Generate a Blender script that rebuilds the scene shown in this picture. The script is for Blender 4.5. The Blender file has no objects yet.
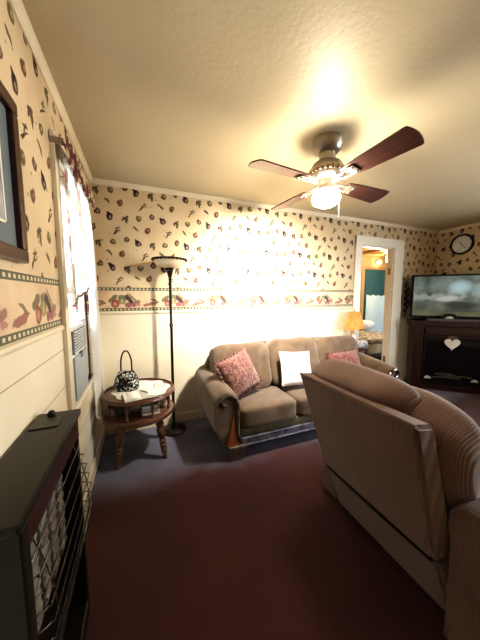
import bpy, bmesh, math, random
from mathutils import Vector, Matrix, noise
random.seed(7)
PI = math.pi
SC = bpy.context.scene
C = SC.collection
R = math.radians

# ------------------------------------------------------------------ layout
XL, YB, XR, YF, ZC = -0.394, 2.757, 4.70, -2.3, 2.50
T = 0.10

# ------------------------------------------------------------------ materials
def new_mat(name):
    m = bpy.data.materials.new(name); m.use_nodes = True
    nt = m.node_tree; nt.nodes.clear()
    out = nt.nodes.new('ShaderNodeOutputMaterial')
    b = nt.nodes.new('ShaderNodeBsdfPrincipled')
    nt.links.new(b.outputs[0], out.inputs[0])
    return m, nt, b, out

class X:
    """tiny expression wrapper over shader math nodes"""
    def __init__(s, nt, v): s.nt, s.v = nt, v
    def _op(s, op, *a):
        n = s.nt.nodes.new('ShaderNodeMath'); n.operation = op
        for i, q in enumerate((s,) + a):
            q = q.v if isinstance(q, X) else q
            if isinstance(q, (int, float)): n.inputs[i].default_value = q
            else: s.nt.links.new(q, n.inputs[i])
        return X(s.nt, n.outputs[0])
    def __add__(s, o): return s._op('ADD', o)
    __radd__ = __add__
    def __sub__(s, o): return s._op('SUBTRACT', o)
    def __rsub__(s, o): return (s * -1.0) + o
    def __mul__(s, o): return s._op('MULTIPLY', o)
    __rmul__ = __mul__
    def __truediv__(s, o): return s._op('DIVIDE', o)
    def fract(s): return s._op('FRACT')
    def wrap(s): return (s + 0.5).fract() - 0.5
    def lt(s, o): return s._op('LESS_THAN', o)
    def gt(s, o): return s._op('GREATER_THAN', o)
    def mx(s, o): return s._op('MAXIMUM', o)
    def mn(s, o): return s._op('MINIMUM', o)
    def absv(s): return s._op('ABSOLUTE')
    def sin(s): return s._op('SINE')
    def ramp(s, a, b):      # 0 at a, 1 at b, clamped
        n = s.nt.nodes.new('ShaderNodeMapRange'); n.clamp = True
        s.nt.links.new(s.v, n.inputs[0])
        n.inputs[1].default_value = a; n.inputs[2].default_value = b
        return X(s.nt, n.outputs[0])

def mixc(nt, fac, a, b):
    n = nt.nodes.new('ShaderNodeMix'); n.data_type = 'RGBA'
    def put(sock, q):
        q = q.v if isinstance(q, X) else q
        if isinstance(q, (tuple, list)): sock.default_value = (*q[:3], 1)
        elif isinstance(q, (int, float)): sock.default_value = q
        else: nt.links.new(q, sock)
    put(n.inputs[0], fac); put(n.inputs[6], a); put(n.inputs[7], b)
    return n.outputs[2]

def coords(nt, kind='Object'):
    tc = nt.nodes.new('ShaderNodeTexCoord'); sp = nt.nodes.new('ShaderNodeSeparateXYZ')
    nt.links.new(tc.outputs[kind], sp.inputs[0])
    return tc.outputs[kind], X(nt, sp.outputs[0]), X(nt, sp.outputs[1]), X(nt, sp.outputs[2])

def noise_n(nt, scale, detail=3, vec=None, rough=.5):
    n = nt.nodes.new('ShaderNodeTexNoise'); n.inputs['Scale'].default_value = scale
    n.inputs['Detail'].default_value = detail; n.inputs['Roughness'].default_value = rough
    if vec is None:
        vec = nt.nodes.new('ShaderNodeTexCoord').outputs['Object']
    nt.links.new(vec, n.inputs['Vector'])
    return X(nt, n.outputs['Fac'])

def bump(nt, b, h, strength=.3, dist=.01):
    n = nt.nodes.new('ShaderNodeBump'); n.inputs['Strength'].default_value = strength
    n.inputs['Distance'].default_value = dist
    nt.links.new(h.v, n.inputs['Height']); nt.links.new(n.outputs[0], b.inputs['Normal'])

def mat(name, c1, c2=None, scale=8, rough=.6, metal=0, bmp=0, bscale=None, spec=.5, emit=None, es=0, sheen=0, detail=3):
    m, nt, b, out = new_mat(name)
    b.inputs['Roughness'].default_value = rough; b.inputs['Metallic'].default_value = metal
    b.inputs['Specular IOR Level'].default_value = spec
    if sheen: b.inputs['Sheen Weight'].default_value = sheen
    c2 = c2 or tuple(x * .82 for x in c1)
    f = noise_n(nt, scale, detail).ramp(.3, .7)
    nt.links.new(mixc(nt, f, c1, c2), b.inputs['Base Color'])
    if bmp: bump(nt, b, noise_n(nt, bscale or scale * 6, 2), bmp)
    if emit:
        b.inputs['Emission Color'].default_value = (*emit, 1); b.inputs['Emission Strength'].default_value = es
    return m

def wood(name, c1, c2, axis='X', scale=3, rough=.35, stretch=12, coat=0):
    m, nt, b, out = new_mat(name)
    tc = nt.nodes.new('ShaderNodeTexCoord'); mp = nt.nodes.new('ShaderNodeMapping')
    nt.links.new(tc.outputs['Object'], mp.inputs[0])
    s = [stretch] * 3; s['XYZ'.index(axis)] = 1
    mp.inputs['Scale'].default_value = s
    f = noise_n(nt, scale, 5, mp.outputs[0], .6).ramp(.3, .7)
    nt.links.new(mixc(nt, f, c1, c2), b.inputs['Base Color'])
    b.inputs['Roughness'].default_value = rough
    b.inputs['Coat Weight'].default_value = coat
    return m

def ell(u, v, cx, cy, rx, ry, ang=0, soft=.25):
    c, s = math.cos(R(ang)), math.sin(R(ang))
    x = u * (c / rx) + v * (s / rx) + (-(c * cx + s * cy) / rx)
    y = u * (-s / ry) + v * (c / ry) + ((s * cx - c * cy) / ry)
    d = x * x + y * y
    return d.ramp(1 + soft, 1 - soft)

def wall_mat(name, axis, upper_all=False, planks=False, P=0.485):
    m, nt, b, out = new_mat(name)
    vec, x, y, z = coords(nt)
    U0 = x if axis == 'x' else y
    nz = noise_n(nt, 22, 2, vec); nz2 = noise_n(nt, 2.2, 4, vec); nz3 = noise_n(nt, 7, 3, vec)
    U = U0 + (nz - .5) * .032; V = z + (noise_n(nt, 27, 2, vec) - .5) * .032
    cream = mixc(nt, nz2.ramp(.35, .65), (.64, .52, .35), (.54, .42, .27))
    cream = mixc(nt, nz3.ramp(.52, .75) * .45, cream, (.60, .48, .35))
    col = cream
    # sprig / fruit motifs on a half-drop lattice
    def cell(a, bb):
        s = (U + V) * (1 / P) - (a + bb) / P
        t = (U - V) * (1 / P) - (a - bb) / P
        s, t = s.wrap(), t.wrap()
        return (s + t) * (P / 2), (s - t) * (P / 2)
    k = P / 182.
    DK, PL, GR, OL, BR, RD, HL = (.03, .02, .02), (.022, .010, .018), (.105, .090, .040), (.095, .075, .040), (.085, .035, .020), (.13, .045, .030), (.34, .24, .20)
    motifs = [
        ((0, 0), [(0, 0, .030, .034, 0, PL), (-.013, .022, .014, .026, 38, PL), (.007, -.006, .010, .014, 20, HL)]),
        ((51, -6), [(0, .02, .033, .011, 20, OL), (.006, -.01, .012, .036, 12, OL), (-.018, .0, .009, .024, -15, BR), (.020, 0, .007, .02, 20, GR)]),
        ((97, 0), [(0, 0, .027, .028, 0, GR), (.006, .006, .010, .010, 0, (.42, .36, .16))]),
        ((143, 12), [(0, 0, .025, .027, 0, BR), (.002, 0, .011, .013, 0, HL), (-.004, .028, .012, .004, 30, OL)]),
        ((20, -48), [(0, 0, .006, .052, -28, OL), (.014, .022, .030, .006, 12, OL), (-.012, -.022, .005, .03, -48, BR), (.02, .0, .005, .028, -60, OL)]),
        ((83, -36), [(0, 0, .030, .011, -38, GR), (.017, -.016, .016, .006, -60, OL)]),
        ((126, -42), [(0, 0, .027, .030, -25, RD), (.007, .004, .009, .012, 0, (.40, .22, .12)), (.012, .03, .014, .005, -20, OL)]),
    ]
    for (a, bb), shapes in motifs:
        u, v = cell(a * k, bb * k)
        for (cx, cy, rx, ry, an, cc) in shapes:
            col = mixc(nt, ell(u, v, cx * .98, cy * .98, rx * .96, ry * .96, an) * .93, col, cc)
    spk = noise_n(nt, 30, 2, vec).ramp(.66, .70) * noise_n(nt, 8, 2, vec).ramp(.5, .6)
    col = mixc(nt, spk * .6, col, OL)
    if not upper_all:
        z0, z1 = 1.268, 1.502
        # the border strip
        bc = mixc(nt, nz3.ramp(.35, .65), (.66, .53, .36), (.58, .42, .30))
        Pb = .50
        u = ((U - .27) * (1 / Pb)).wrap() * Pb; v = V - z0
        fr = [(-.17, .065, .075, .018, 12, (.30, .12, .10)), (-.13, .10, .05, .012, -25, (.20, .14, .09)),
              (.16, .13, .075, .010, -45, (.20, .18, .10)), (.20, .09, .035, .02, 20, (.30, .16, .12)),
              (-.02, .125, .05, .022, 35, (.14, .13, .07)), (.06, .115, .036, .05, 0, (.15, .15, .08)),
              (.06, .10, .016, .026, 0, (.40, .38, .20)), (.0, .075, .034, .037, 0, (.22, .045, .035)),
              (-.002, .073, .016, .020, 0, (.52, .26, .20)), (.125, .115, .022, .058, 38, (.035, .012, .025)),
              (.115, .06, .030, .026, 0, (.30, .08, .10)), (.165, .058, .022, .022, 0, (.22, .12, .10)),
              (.07, .055, .018, .016, 0, (.62, .52, .34)), (.21, .06, .022, .014, 0, (.40, .20, .18))]
        for (cx, cy, rx, ry, an, cc) in fr:
            bc = mixc(nt, ell(u, v, cx, cy, rx, ry, an) * .9, bc, cc)
        dash = ((U0 * (1 / .036)).wrap().absv()).lt(.25)
        for lo, hi in ((z0, z0 + .030), (z1 - .030, z1)):
            inb = z.gt(lo) * z.lt(hi)
            inner = z.gt(lo + .008) * z.lt(hi - .008) * dash
            bc = mixc(nt, inb, bc, mixc(nt, inner, (.13, .13, .09), (.60, .52, .36)))
        col = mixc(nt, z.lt(z1), col, bc)
        paint = mixc(nt, nz2.ramp(.3, .7), (.76, .69, .55), (.70, .63, .49))
        if planks:
            ln = ((z - .13) * (1 / .20)).fract().lt(.025)
            paint = mixc(nt, ln * .8, paint, (.30, .24, .16))
        col = mixc(nt, z.lt(z0), col, paint)
    nt.links.new(col, b.inputs['Base Color'])
    b.inputs['Roughness'].default_value = .55
    b.inputs['Specular IOR Level'].default_value = .35
    bump(nt, b, noise_n(nt, 60, 3, vec), .08, .004)
    return m

# ------------------------------------------------------------------ object helpers
def root(name, label, cat, loc=(0, 0, 0), rz=0, group=None):
    o = bpy.data.objects.new(name, None); C.objects.link(o)
    o.empty_display_size = .1
    o.matrix_basis = Matrix.Translation(loc) @ Matrix.Rotation(rz, 4, 'Z')
    tag(o, label, cat, group)
    return o
def tag(o, label=None, cat=None, group=None, kind=None):
    if label: o['label'] = label
    if cat: o['category'] = cat
    if group: o['group'] = group
    if kind: o['kind'] = kind
    return o
def worldm(o):
    m = o.matrix_basis.copy(); p = o.parent
    while p is not None:
        m = p.matrix_basis @ m; p = p.parent
    return m
def obj(name, bm, m, parent=None, smooth=True, local=False, origin=None, label=None):
    """bm is in world coordinates unless local=True (then in the parent's frame)"""
    me = bpy.data.meshes.new(name)
    bmesh.ops.recalc_face_normals(bm, faces=bm.faces)
    bm.to_mesh(me); bm.free()
    ms = m if isinstance(m, (list, tuple)) else [m]
    for q in ms: me.materials.append(q)
    for p in me.polygons: p.use_smooth = smooth
    o = bpy.data.objects.new(name, me); C.objects.link(o)
    if smooth:
        try: me.set_sharp_from_angle(angle=R(38))
        except Exception: pass
    if parent is not None:
        o.parent = parent
        if not local: me.transform(worldm(parent).inverted())
    elif origin is not None:
        me.transform(Matrix.Translation(-Vector(origin))); o.location = origin
    if label: o['label'] = label
    return o
def struct(name, bm, m, parent=None, smooth=False):
    o = obj(name, bm, m, parent, smooth)
    if parent is None: o['kind'] = 'structure'
    return o
def kids(o): return [c for c in bpy.data.objects if c.parent == o]
def copy_tree(o, parent=None):
    c = o.copy(); C.objects.link(c)
    if parent is not None: c.parent = parent
    for ch in kids(o): copy_tree(ch, c)
    return c

def add(bm, other):
    me = bpy.data.meshes.new('tmp'); other.to_mesh(me); other.free()
    bm.from_mesh(me); bpy.data.meshes.remove(me)
    return bm
def box(x0, x1, y0, y1, z0, z1, bev=0, seg=2, bm=None, M=None):
    b = bmesh.new()
    bmesh.ops.create_cube(b, size=1)
    for v in b.verts:
        v.co = Vector(((x0 + x1) / 2 + v.co.x * (x1 - x0), (y0 + y1) / 2 + v.co.y * (y1 - y0), (z0 + z1) / 2 + v.co.z * (z1 - z0)))
    if bev:
        bmesh.ops.bevel(b, geom=b.edges[:], offset=bev, segments=seg, profile=.6, affect='EDGES')
    if M is not None: b.transform(M)
    return add(bm, b) if bm is not None else b
def lathe(prof, cx=0, cy=0, seg=28, bm=None, M=None, cap=True):
    """prof: (r, z) from bottom to top"""
    b = bmesh.new(); rings = []
    for r, z in prof:
        rings.append([b.verts.new((cx + r * math.cos(2 * PI * i / seg), cy + r * math.sin(2 * PI * i / seg), z)) for i in range(seg)])
    for a, c in zip(rings, rings[1:]):
        for i in range(seg):
            b.faces.new((a[i], a[(i + 1) % seg], c[(i + 1) % seg], c[i]))
    if cap:
        b.faces.new(rings[0][::-1]); b.faces.new(rings[-1])
    if M is not None: b.transform(M)
    return add(bm, b) if bm is not None else b
def tube(pts, r, seg=8, closed=False, bm=None, rad=None):
    b = bmesh.new(); pts = [Vector(p) for p in pts]; n = len(pts); rings = []
    up = None
    for i, p in enumerate(pts):
        if closed: t = (pts[(i + 1) % n] - pts[i - 1]).normalized()
        else: t = (pts[min(i + 1, n - 1)] - pts[max(i - 1, 0)]).normalized()
        if up is None:
            up = Vector((0, 0, 1)) if abs(t.z) < .9 else Vector((1, 0, 0))
        a = t.cross(up).normalized(); up = a.cross(t).normalized()
        rr = rad[i] if rad else r
        rings.append([b.verts.new(p + (a * math.cos(2 * PI * k / seg) + up * math.sin(2 * PI * k / seg)) * rr) for k in range(seg)])
    for i in range(n if closed else n - 1):
        a, c = rings[i], rings[(i + 1) % n]
        for k in range(seg): b.faces.new((a[k], a[(k + 1) % seg], c[(k + 1) % seg], c[k]))
    if not closed:
        b.faces.new(rings[0][::-1]); b.faces.new(rings[-1])
    return add(bm, b) if bm is not None else b
def spline(pts, n=8, closed=False):
    P = [Vector(p) for p in pts]; out = []; N = len(P)
    rng = range(N if closed else N - 1)
    for i in rng:
        p1, p2 = P[i], P[(i + 1) % N]
        p0 = P[i - 1] if (i > 0 or closed) else p1 * 2 - p2
        p3 = P[(i + 2) % N] if (closed or i + 2 < N) else p2 * 2 - p1
        for k in range(n):
            t = k / n
            out.append(.5 * ((2 * p1) + (p2 - p0) * t + (2 * p0 - 5 * p1 + 4 * p2 - p3) * t * t + (3 * p1 - p0 - 3 * p2 + p3) * t ** 3))
    if not closed: out.append(P[-1])
    return out
def prism(poly, a, b_, plane='xz', bm=None, bev=0):
    """extrude a 2-D outline; plane xz -> extruded along y from a to b_, xy -> along z, yz -> along x"""
    b = bmesh.new()
    def co(p, t):
        return {'xz': (p[0], t, p[1]), 'xy': (p[0], p[1], t), 'yz': (t, p[0], p[1])}[plane]
    A = [b.verts.new(co(p, a)) for p in poly]; B = [b.verts.new(co(p, b_)) for p in poly]
    n = len(poly)
    b.faces.new(A); b.faces.new(B[::-1])
    for i in range(n): b.faces.new((A[i], B[i], B[(i + 1) % n], A[(i + 1) % n]))
    if bev:
        ed = [e for e in b.edges if len(e.link_faces) == 2 and e.calc_face_angle(0) > R(40)]
        bmesh.ops.bevel(b, geom=ed, offset=bev, segments=3, profile=.6, affect='EDGES')
    return add(bm, b) if bm is not None else b
def loft(profiles, closed_ends=True):
    b = bmesh.new(); rings = [[b.verts.new(p) for p in pr] for pr in profiles]
    n = len(rings[0])
    for a, c in zip(rings, rings[1:]):
        for i in range(n): b.faces.new((a[i], a[(i + 1) % n], c[(i + 1) % n], c[i]))
    if closed_ends:
        b.faces.new(rings[0][::-1]); b.faces.new(rings[-1])
    return b
def puff(c, s, n=5, M=None, div=14, wob=.006, seed=0, crown=0):
    """upholstered cushion: superellipsoid"""
    b = bmesh.new(); bmesh.ops.create_cube(b, size=2)
    bmesh.ops.subdivide_edges(b, edges=b.edges[:], cuts=div, use_grid_fill=True)
    for v in b.verts:
        p = v.co.copy()
        l = (abs(p.x) ** n + abs(p.y) ** n + abs(p.z) ** n) ** (1 / n)
        q = p / l
        # spread so faces stay flat-ish
        v.co = Vector((q.x * s[0] / 2, q.y * s[1] / 2, q.z * s[2] / 2))
        if crown and q.z > 0:
            v.co.z += crown * max(0, 1 - q.x ** 2) * max(0, 1 - q.y ** 2)
        w = noise.noise(v.co * 7 + Vector((seed, seed * 2.3, 0)))
        v.co += q.normalized() * w * wob
    if M is not None: b.transform(M)
    b.transform(Matrix.Translation(c))
    return b
def pillow(w, h, t, M, seed=0, n=22):
    """square scatter pillow lying in its local XZ plane, thickness on Y"""
    b = bmesh.new()
    def P(i, j, side):
        u, v = -1 + 2 * i / n, -1 + 2 * j / n
        pin = .06
        x = u * w / 2 * (1 - pin * (1 - v * v) ** 1 * abs(u))
        z = v * h / 2 * (1 - pin * (1 - u * u) ** 1 * abs(v))
        th = t / 2 * ((1 - u ** 2) * (1 - v ** 2)) ** .42
        d = noise.noise(Vector((u * 2 + seed, v * 2, side))) * .012
        return Vector((x, side * (th + d * th / t * 2), z))
    F = [[b.verts.new(P(i, j, -1)) for j in range(n + 1)] for i in range(n + 1)]
    B = [[F[i][j] if i in (0, n) or j in (0, n) else b.verts.new(P(i, j, 1)) for j in range(n + 1)] for i in range(n + 1)]
    for i in range(n):
        for j in range(n):
            b.faces.new((F[i][j], F[i + 1][j], F[i + 1][j + 1], F[i][j + 1]))
            b.faces.new((B[i][j], B[i][j + 1], B[i + 1][j + 1], B[i + 1][j]))
    b.transform(M); return b
def fringe(w, h, M, wid=.03, n=160):
    """ruffled fringe round the pillow's rim"""
    b = bmesh.new(); pts = []
    for k in range(n):
        s = 4 * k / n; e = int(s); f = s - e
        u, v = [(-1 + 2 * f, -1), (1, -1 + 2 * f), (1 - 2 * f, 1), (-1, 1 - 2 * f)][e]
        pin = .06
        pts.append((u * w / 2 * (1 - pin * (1 - v * v) * abs(u)), v * h / 2 * (1 - pin * (1 - u * u) * abs(v)), u, v))
    A, B = [], []
    for k, (x, z, u, v) in enumerate(pts):
        l = math.hypot(x, z); dx, dz = x / l, z / l
        wv = wid * (1 + .35 * math.sin(k * 2.1)); yy = .012 * math.sin(k * 1.57)
        A.append(b.verts.new((x * .97, 0, z * .97))); B.append(b.verts.new((x + dx * wv, yy, z + dz * wv)))
    for k in range(n):
        b.faces.new((A[k], A[(k + 1) % n], B[(k + 1) % n], B[k]))
    b.transform(M); return b
def frame_m(loc, rz=0, rx=0, ry=0):
    return Matrix.Translation(loc) @ Matrix.Rotation(rz, 4, 'Z') @ Matrix.Rotation(rx, 4, 'X') @ Matrix.Rotation(ry, 4, 'Y')

# ------------------------------------------------------------------ palette
M_back = wall_mat('wallpaper_back', 'x')
M_side = wall_mat('wallpaper_side', 'y', planks=True)
M_white = mat('white_trim', (.80, .76, .66), (.74, .70, .60), 3, .4)
M_cream = mat('cream_trim', (.74, .66, .50), (.66, .57, .42), 4, .4)
M_darkwood = wood('mahogany', (.032, .011, .008), (.065, .022, .016), 'X', 3, .28, 10, .3)
M_darkwoodz = wood('mahogany_upright', (.030, .010, .008), (.060, .020, .014), 'Z', 3, .28, 10, .3)
M_tablewood = wood('table_wood', (.11, .055, .036), (.19, .10, .066), 'X', 4, .35, 10, .3)
M_amber = wood('amber_wood', (.20, .07, .02), (.34, .14, .05), 'Z', 4, .25, 8, .4)
M_black = mat('black_metal', (.012, .011, .011), (.02, .018, .018), 8, .4, .3)
M_blackgloss = mat('black_gloss', (.006, .006, .007), None, 8, .08)
M_chrome = mat('wire_steel', (.42, .41, .38), None, 8, .22, 1)
M_nickel = mat('antique_nickel', (.42, .37, .31), (.30, .26, .22), 10, .34, .75)

def ceiling_mat():
    m, nt, b, out = new_mat('ceiling_paint')
    f = noise_n(nt, 1.1, 3).ramp(.3, .7)
    nt.links.new(mixc(nt, f, (.62, .56, .41), (.57, .50, .355)), b.inputs['Base Color'])
    b.inputs['Roughness'].default_value = .46; b.inputs['Specular IOR Level'].default_value = .5
    bump(nt, b, noise_n(nt, 45, 3), .22, .006)
    return m
def carpet_mat():
    m, nt, b, out = new_mat('carpet_pile')
    vec, x, y, z = coords(nt)
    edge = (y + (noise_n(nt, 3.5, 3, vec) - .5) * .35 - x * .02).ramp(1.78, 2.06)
    fine = noise_n(nt, 160, 3, vec).ramp(.25, .75); big = noise_n(nt, 2.2, 3, vec).ramp(.3, .7)
    red = mixc(nt, big, (.120, .052, .054), (.092, .041, .043))
    blue = mixc(nt, big, (.23, .235, .32), (.18, .185, .25))  # bluish lit band near the sofa, painted into the carpet colour
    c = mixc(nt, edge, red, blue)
    c = mixc(nt, fine * .45, c, (.04, .022, .022))
    nt.links.new(c, b.inputs['Base Color'])
    b.inputs['Roughness'].default_value = .95; b.inputs['Specular IOR Level'].default_value = .1
    b.inputs['Sheen Weight'].default_value = .15
    bump(nt, b, noise_n(nt, 220, 3, vec), .6, .01)
    return m
def cord_mat(name, c1, c2, vec_expr, wid=.009, groove=.35, sheen=.3):
    m, nt, b, out = new_mat(name)
    vec, x, y, z = coords(nt)
    s = {'y': y, 'x': x, 'z': z}[vec_expr]
    rib = ((s * (2 * PI / wid)) + (noise_n(nt, 9, 2, vec) * 2.5)).sin() * .5 + .5
    f = noise_n(nt, 5, 4, vec).ramp(.3, .7)
    base = mixc(nt, f, c1, c2)
    c = mixc(nt, (1 - rib) * groove, base, tuple(q * .35 for q in c1))
    nt.links.new(c, b.inputs['Base Color'])
    b.inputs['Roughness'].default_value = .85; b.inputs['Sheen Weight'].default_value = sheen
    b.inputs['Specular IOR Level'].default_value = .2
    bump(nt, b, rib, .6, .004)
    return m
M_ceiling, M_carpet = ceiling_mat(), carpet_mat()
M_corduroy = cord_mat('brown_corduroy', (.22, .128, .094), (.165, .092, .068), 'y', .0075, .28, .5)
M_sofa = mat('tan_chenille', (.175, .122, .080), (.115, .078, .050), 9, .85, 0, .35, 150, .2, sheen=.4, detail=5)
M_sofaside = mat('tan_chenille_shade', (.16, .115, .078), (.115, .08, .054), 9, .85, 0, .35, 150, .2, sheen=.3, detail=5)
M_rail = mat('sage_welt', (.19, .165, .11), (.14, .12, .08), 14, .8, 0, .2, 120, .2)

# ================================================================== SETTING
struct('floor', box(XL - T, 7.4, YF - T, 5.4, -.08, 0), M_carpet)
struct('ceiling', box(XL - T, XR + T, YF - T, YB + T, ZC, ZC + .08), M_ceiling)
# left wall with window opening
WY0, WY1, WZ0, WZ1 = 1.67, 2.37, .76, 2.13
b = box(XL - T, XL, YF, WY0, 0, ZC)
box(XL - T, XL, WY1, YB + T, 0, ZC, bm=b); box(XL - T, XL, WY0, WY1, 0, WZ0, bm=b); box(XL - T, XL, WY0, WY1, WZ1, ZC, bm=b)
struct('wall_left', b, M_side)
DX0, DX1, DZ = 2.99, 3.66, 2.15
b = box(XL, DX0, YB, YB + T, 0, ZC)
box(DX1, XR + T, YB, YB + T, 0, ZC, bm=b); box(DX0, DX1, YB, YB + T, DZ, ZC, bm=b)
struct('wall_back', b, M_back)
# right wall with a window nearer the camera side (out of frame) that lights the room
RY0, RY1, RZ0, RZ1 = -.9, .7, .85, 2.1
b = box(XR, XR + T, RY1, YB, 0, ZC)
box(XR, XR + T, YF, RY0, 0, ZC, bm=b); box(XR, XR + T, RY0, RY1, 0, RZ0, bm=b); box(XR, XR + T, RY0, RY1, RZ1, ZC, bm=b)
struct('wall_right', b, M_side)
struct('wall_front', box(XL - T, XR + T, YF - T, YF, 0, ZC), M_back)

# crown moulding (trim), chair rail, baseboards
def crown_prof(off):   # (distance from wall, z)
    return [(0, ZC - .040), (.006, ZC - .040), (.010, ZC - .033), (.014, ZC - .028), (.022, ZC - .012), (.027, ZC - .008), (.029, ZC), (0, ZC)]
def run_x(prof, y, sgn, x0, x1):
    b = bmesh.new()
    return prism([(y + sgn * d, z) for d, z in prof], x0, x1, 'yz')
def run_y(prof, x, sgn, y0, y1):
    return prism([(x + sgn * d, z) for d, z in prof], y0, y1, 'xz')
cp = crown_prof(0)
struct('trim_1', run_x(cp, YB, -1, XL, XR), M_cream)
struct('trim_2', run_y(cp, XL, 1, YF, YB), M_cream)
struct('trim_3', run_y(cp, XR, -1, YF, YB), M_cream)
rail = [(0, 1.235), (.010, 1.238), (.014, 1.25), (.010, 1.262), (0, 1.267)]
struct('trim_4', run_y(rail, XL, 1, YF, 1.575), M_cream)
struct('trim_5', run_x(rail, YB, -1, XL, DX0 - .125), M_cream)
bb = [(0, 0), (.014, 0), (.014, .085), (.008, .10), (0, .105)]
struct('baseboard_back', run_x(bb, YB, -1, XL, DX0 - .125), M_cream)
struct('baseboard_left', run_y(bb, XL, 1, YF, YB), M_cream)
struct('baseboard_right', run_y(bb, XR, -1, YF, YB), M_cream)

# window on the left wall
tr = bmesh.new()
for y0, y1, z0, z1 in ((WY0 - .09, WY0 - .02, WZ0 - .12, WZ1 + .12), (WY1 + .02, WY1 + .12, WZ0 - .12, WZ1 + .12), (WY0 - .02, WY1 + .02, WZ1 + .01, WZ1 + .12), (WY0 - .02, WY1 + .02, WZ0 - .12, WZ0 - .03)):
    box(XL, XL + .022, y0, y1, z0, z1, .004, bm=tr)
win = struct('window_1', tr, M_cream)
obj('window_sill', box(XL - .06, XL + .022, WY0 - .11, WY1 + .14, WZ0 - .03, WZ0, .006), M_white, win, False)
fr = bmesh.new()
for y0, y1, z0, z1 in ((WY0, WY0 + .035, WZ0, WZ1), (WY1 - .035, WY1, WZ0, WZ1), (WY0, WY1, WZ1 - .04, WZ1), (WY0, WY1, 1.43, 1.48)):
    box(XL - .07, XL - .03, y0, y1, z0, z1, .003, bm=fr)
obj('window_frame', fr, M_white, win, False)
M_glass, nt, gb, out = new_mat('window_glass')
gb.inputs['Transmission Weight'].default_value = 1; gb.inputs['Roughness'].default_value = .02; gb.inputs['IOR'].default_value = 1.05
gb.inputs['Base Color'].default_value = (.95, .98, 1, 1)
obj('window_pane', box(XL - .055, XL - .05, WY0 + .035, WY1 - .035, 1.29, WZ1 - .04), M_glass, win, False)
# right wall window (off frame)
tr = bmesh.new()
for y0, y1, z0, z1 in ((RY0 - .1, RY0, RZ0 - .1, RZ1 + .1), (RY1, RY1 + .1, RZ0 - .1, RZ1 + .1), (RY0, RY1, RZ1, RZ1 + .1), (RY0, RY1, RZ0 - .1, RZ0), (RY0, RY1, 1.45, 1.5)):
    box(XR - .022, XR, y0, y1, z0, z1, .004, bm=tr)
struct('window_2', tr, M_white)

# doorway in the back wall
tr = bmesh.new()
box(DX0 - .12, DX0, YB - .022, YB, 0, DZ + .12, .005, bm=tr)
box(DX1, DX1 + .20, YB - .022, YB, 0, DZ + .12, .005, bm=tr)
box(DX0 - .12, DX1 + .20, YB - .024, YB, DZ, DZ + .125, .005, bm=tr)
box(DX0, DX0 + .015, YB, YB + T, 0, DZ, bm=tr); box(DX1 - .015, DX1, YB, YB + T, 0, DZ, bm=tr); box(DX0, DX1, YB, YB + T, DZ - .015, DZ, bm=tr)
d = struct('door_1', tr, M_white)
M_tan = wood('tan_door', (.42, .28, .14), (.50, .35, .19), 'Z', 3, .4, 8)
hb = box(DX1 - .021, DX1 - .0145, YB + .03, YB + .07, 1.75, 1.85, .002)
obj('door_hinge', hb, M_nickel, d, False)
obj('door_hinge', box(DX1 - .021, DX1 - .0145, YB + .03, YB + .07, .35, .45, .002), M_nickel, d, False)

# ---- the next room
Y2, X2a, X2b, Z2 = 4.6, 2.2, 7.2, 2.45
M_room2 = mat('tan_room_paint', (.62, .46, .26), (.56, .40, .22), 2, .7)
M_plank = wood('plank_ceiling', (.42, .25, .11), (.52, .33, .16), 'Y', 3, .5, 8)
struct('wall_next_room_far', box(X2a, X2b, Y2, Y2 + .1, 0, Z2), M_room2)
struct('wall_next_room_left', box(X2a - .1, X2a, YB + T, Y2 + .1, 0, Z2), M_room2)
struct('wall_next_room_right', box(X2b, X2b + .1, YB + T, Y2 + .1, 0, Z2), M_room2)
cb = box(X2a - .1, X2b + .1, YB + T, Y2 + .1, Z2, Z2 + .06)
for i in range(12):
    box(X2a + .2 + i * .42, X2a + .28 + i * .42, YB + T, Y2, Z2 - .05, Z2, bm=cb)
struct('ceiling_next_room', cb, M_plank)
# turquoise panelled door on far wall
M_teal = mat('turquoise_paint', (.040, .12, .14), (.055, .15, .165), 3, .6)
M_pale = mat('pale_blue_cloth', (.52, .68, .76), (.60, .75, .82), 5, .8)
td = root('turquoise_door', 'turquoise painted door seen through the doorway on the far wall', 'door', (5.45, Y2 - .03, 0))
obj('door_panel', box(5.12, 5.77, Y2 - .05, Y2 - .006, .01, 2.06, .004), M_teal, td, False)
cb = bmesh.new(); nx = 60
top, bot = [], []
rows = []
for j in range(10):
    row = []
    for i in range(nx + 1):
        u = i / nx; zt = 1.43 + .014 * math.sin(u * 21) + .012 * math.sin(u * 50)
        row.append(cb.verts.new((5.14 + .61 * u, Y2 - .075 + .014 * math.sin(u * 55), .35 + (zt - .35) * j / 9)))
    rows.append(row)
for j in range(9):
    for i in range(nx): cb.faces.new((rows[j][i], rows[j][i + 1], rows[j + 1][i + 1], rows[j + 1][i]))
tag(obj('hanging_cloth', cb, M_pale, None, origin=(5.45, Y2 - .07, 1.4)), 'pale blue ruffled cloth hanging over the turquoise door', 'curtain')
tf = bmesh.new()
box(5.02, 5.115, Y2 - .03, Y2 - .006, 0, 2.14, .004, bm=tf); box(5.775, 5.87, Y2 - .03, Y2 - .006, 0, 2.14, .004, bm=tf); box(5.115, 5.775, Y2 - .03, Y2 - .006, 2.065, 2.14, .004, bm=tf)
obj('door_casing', tf, M_tan, td, False)
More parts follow.
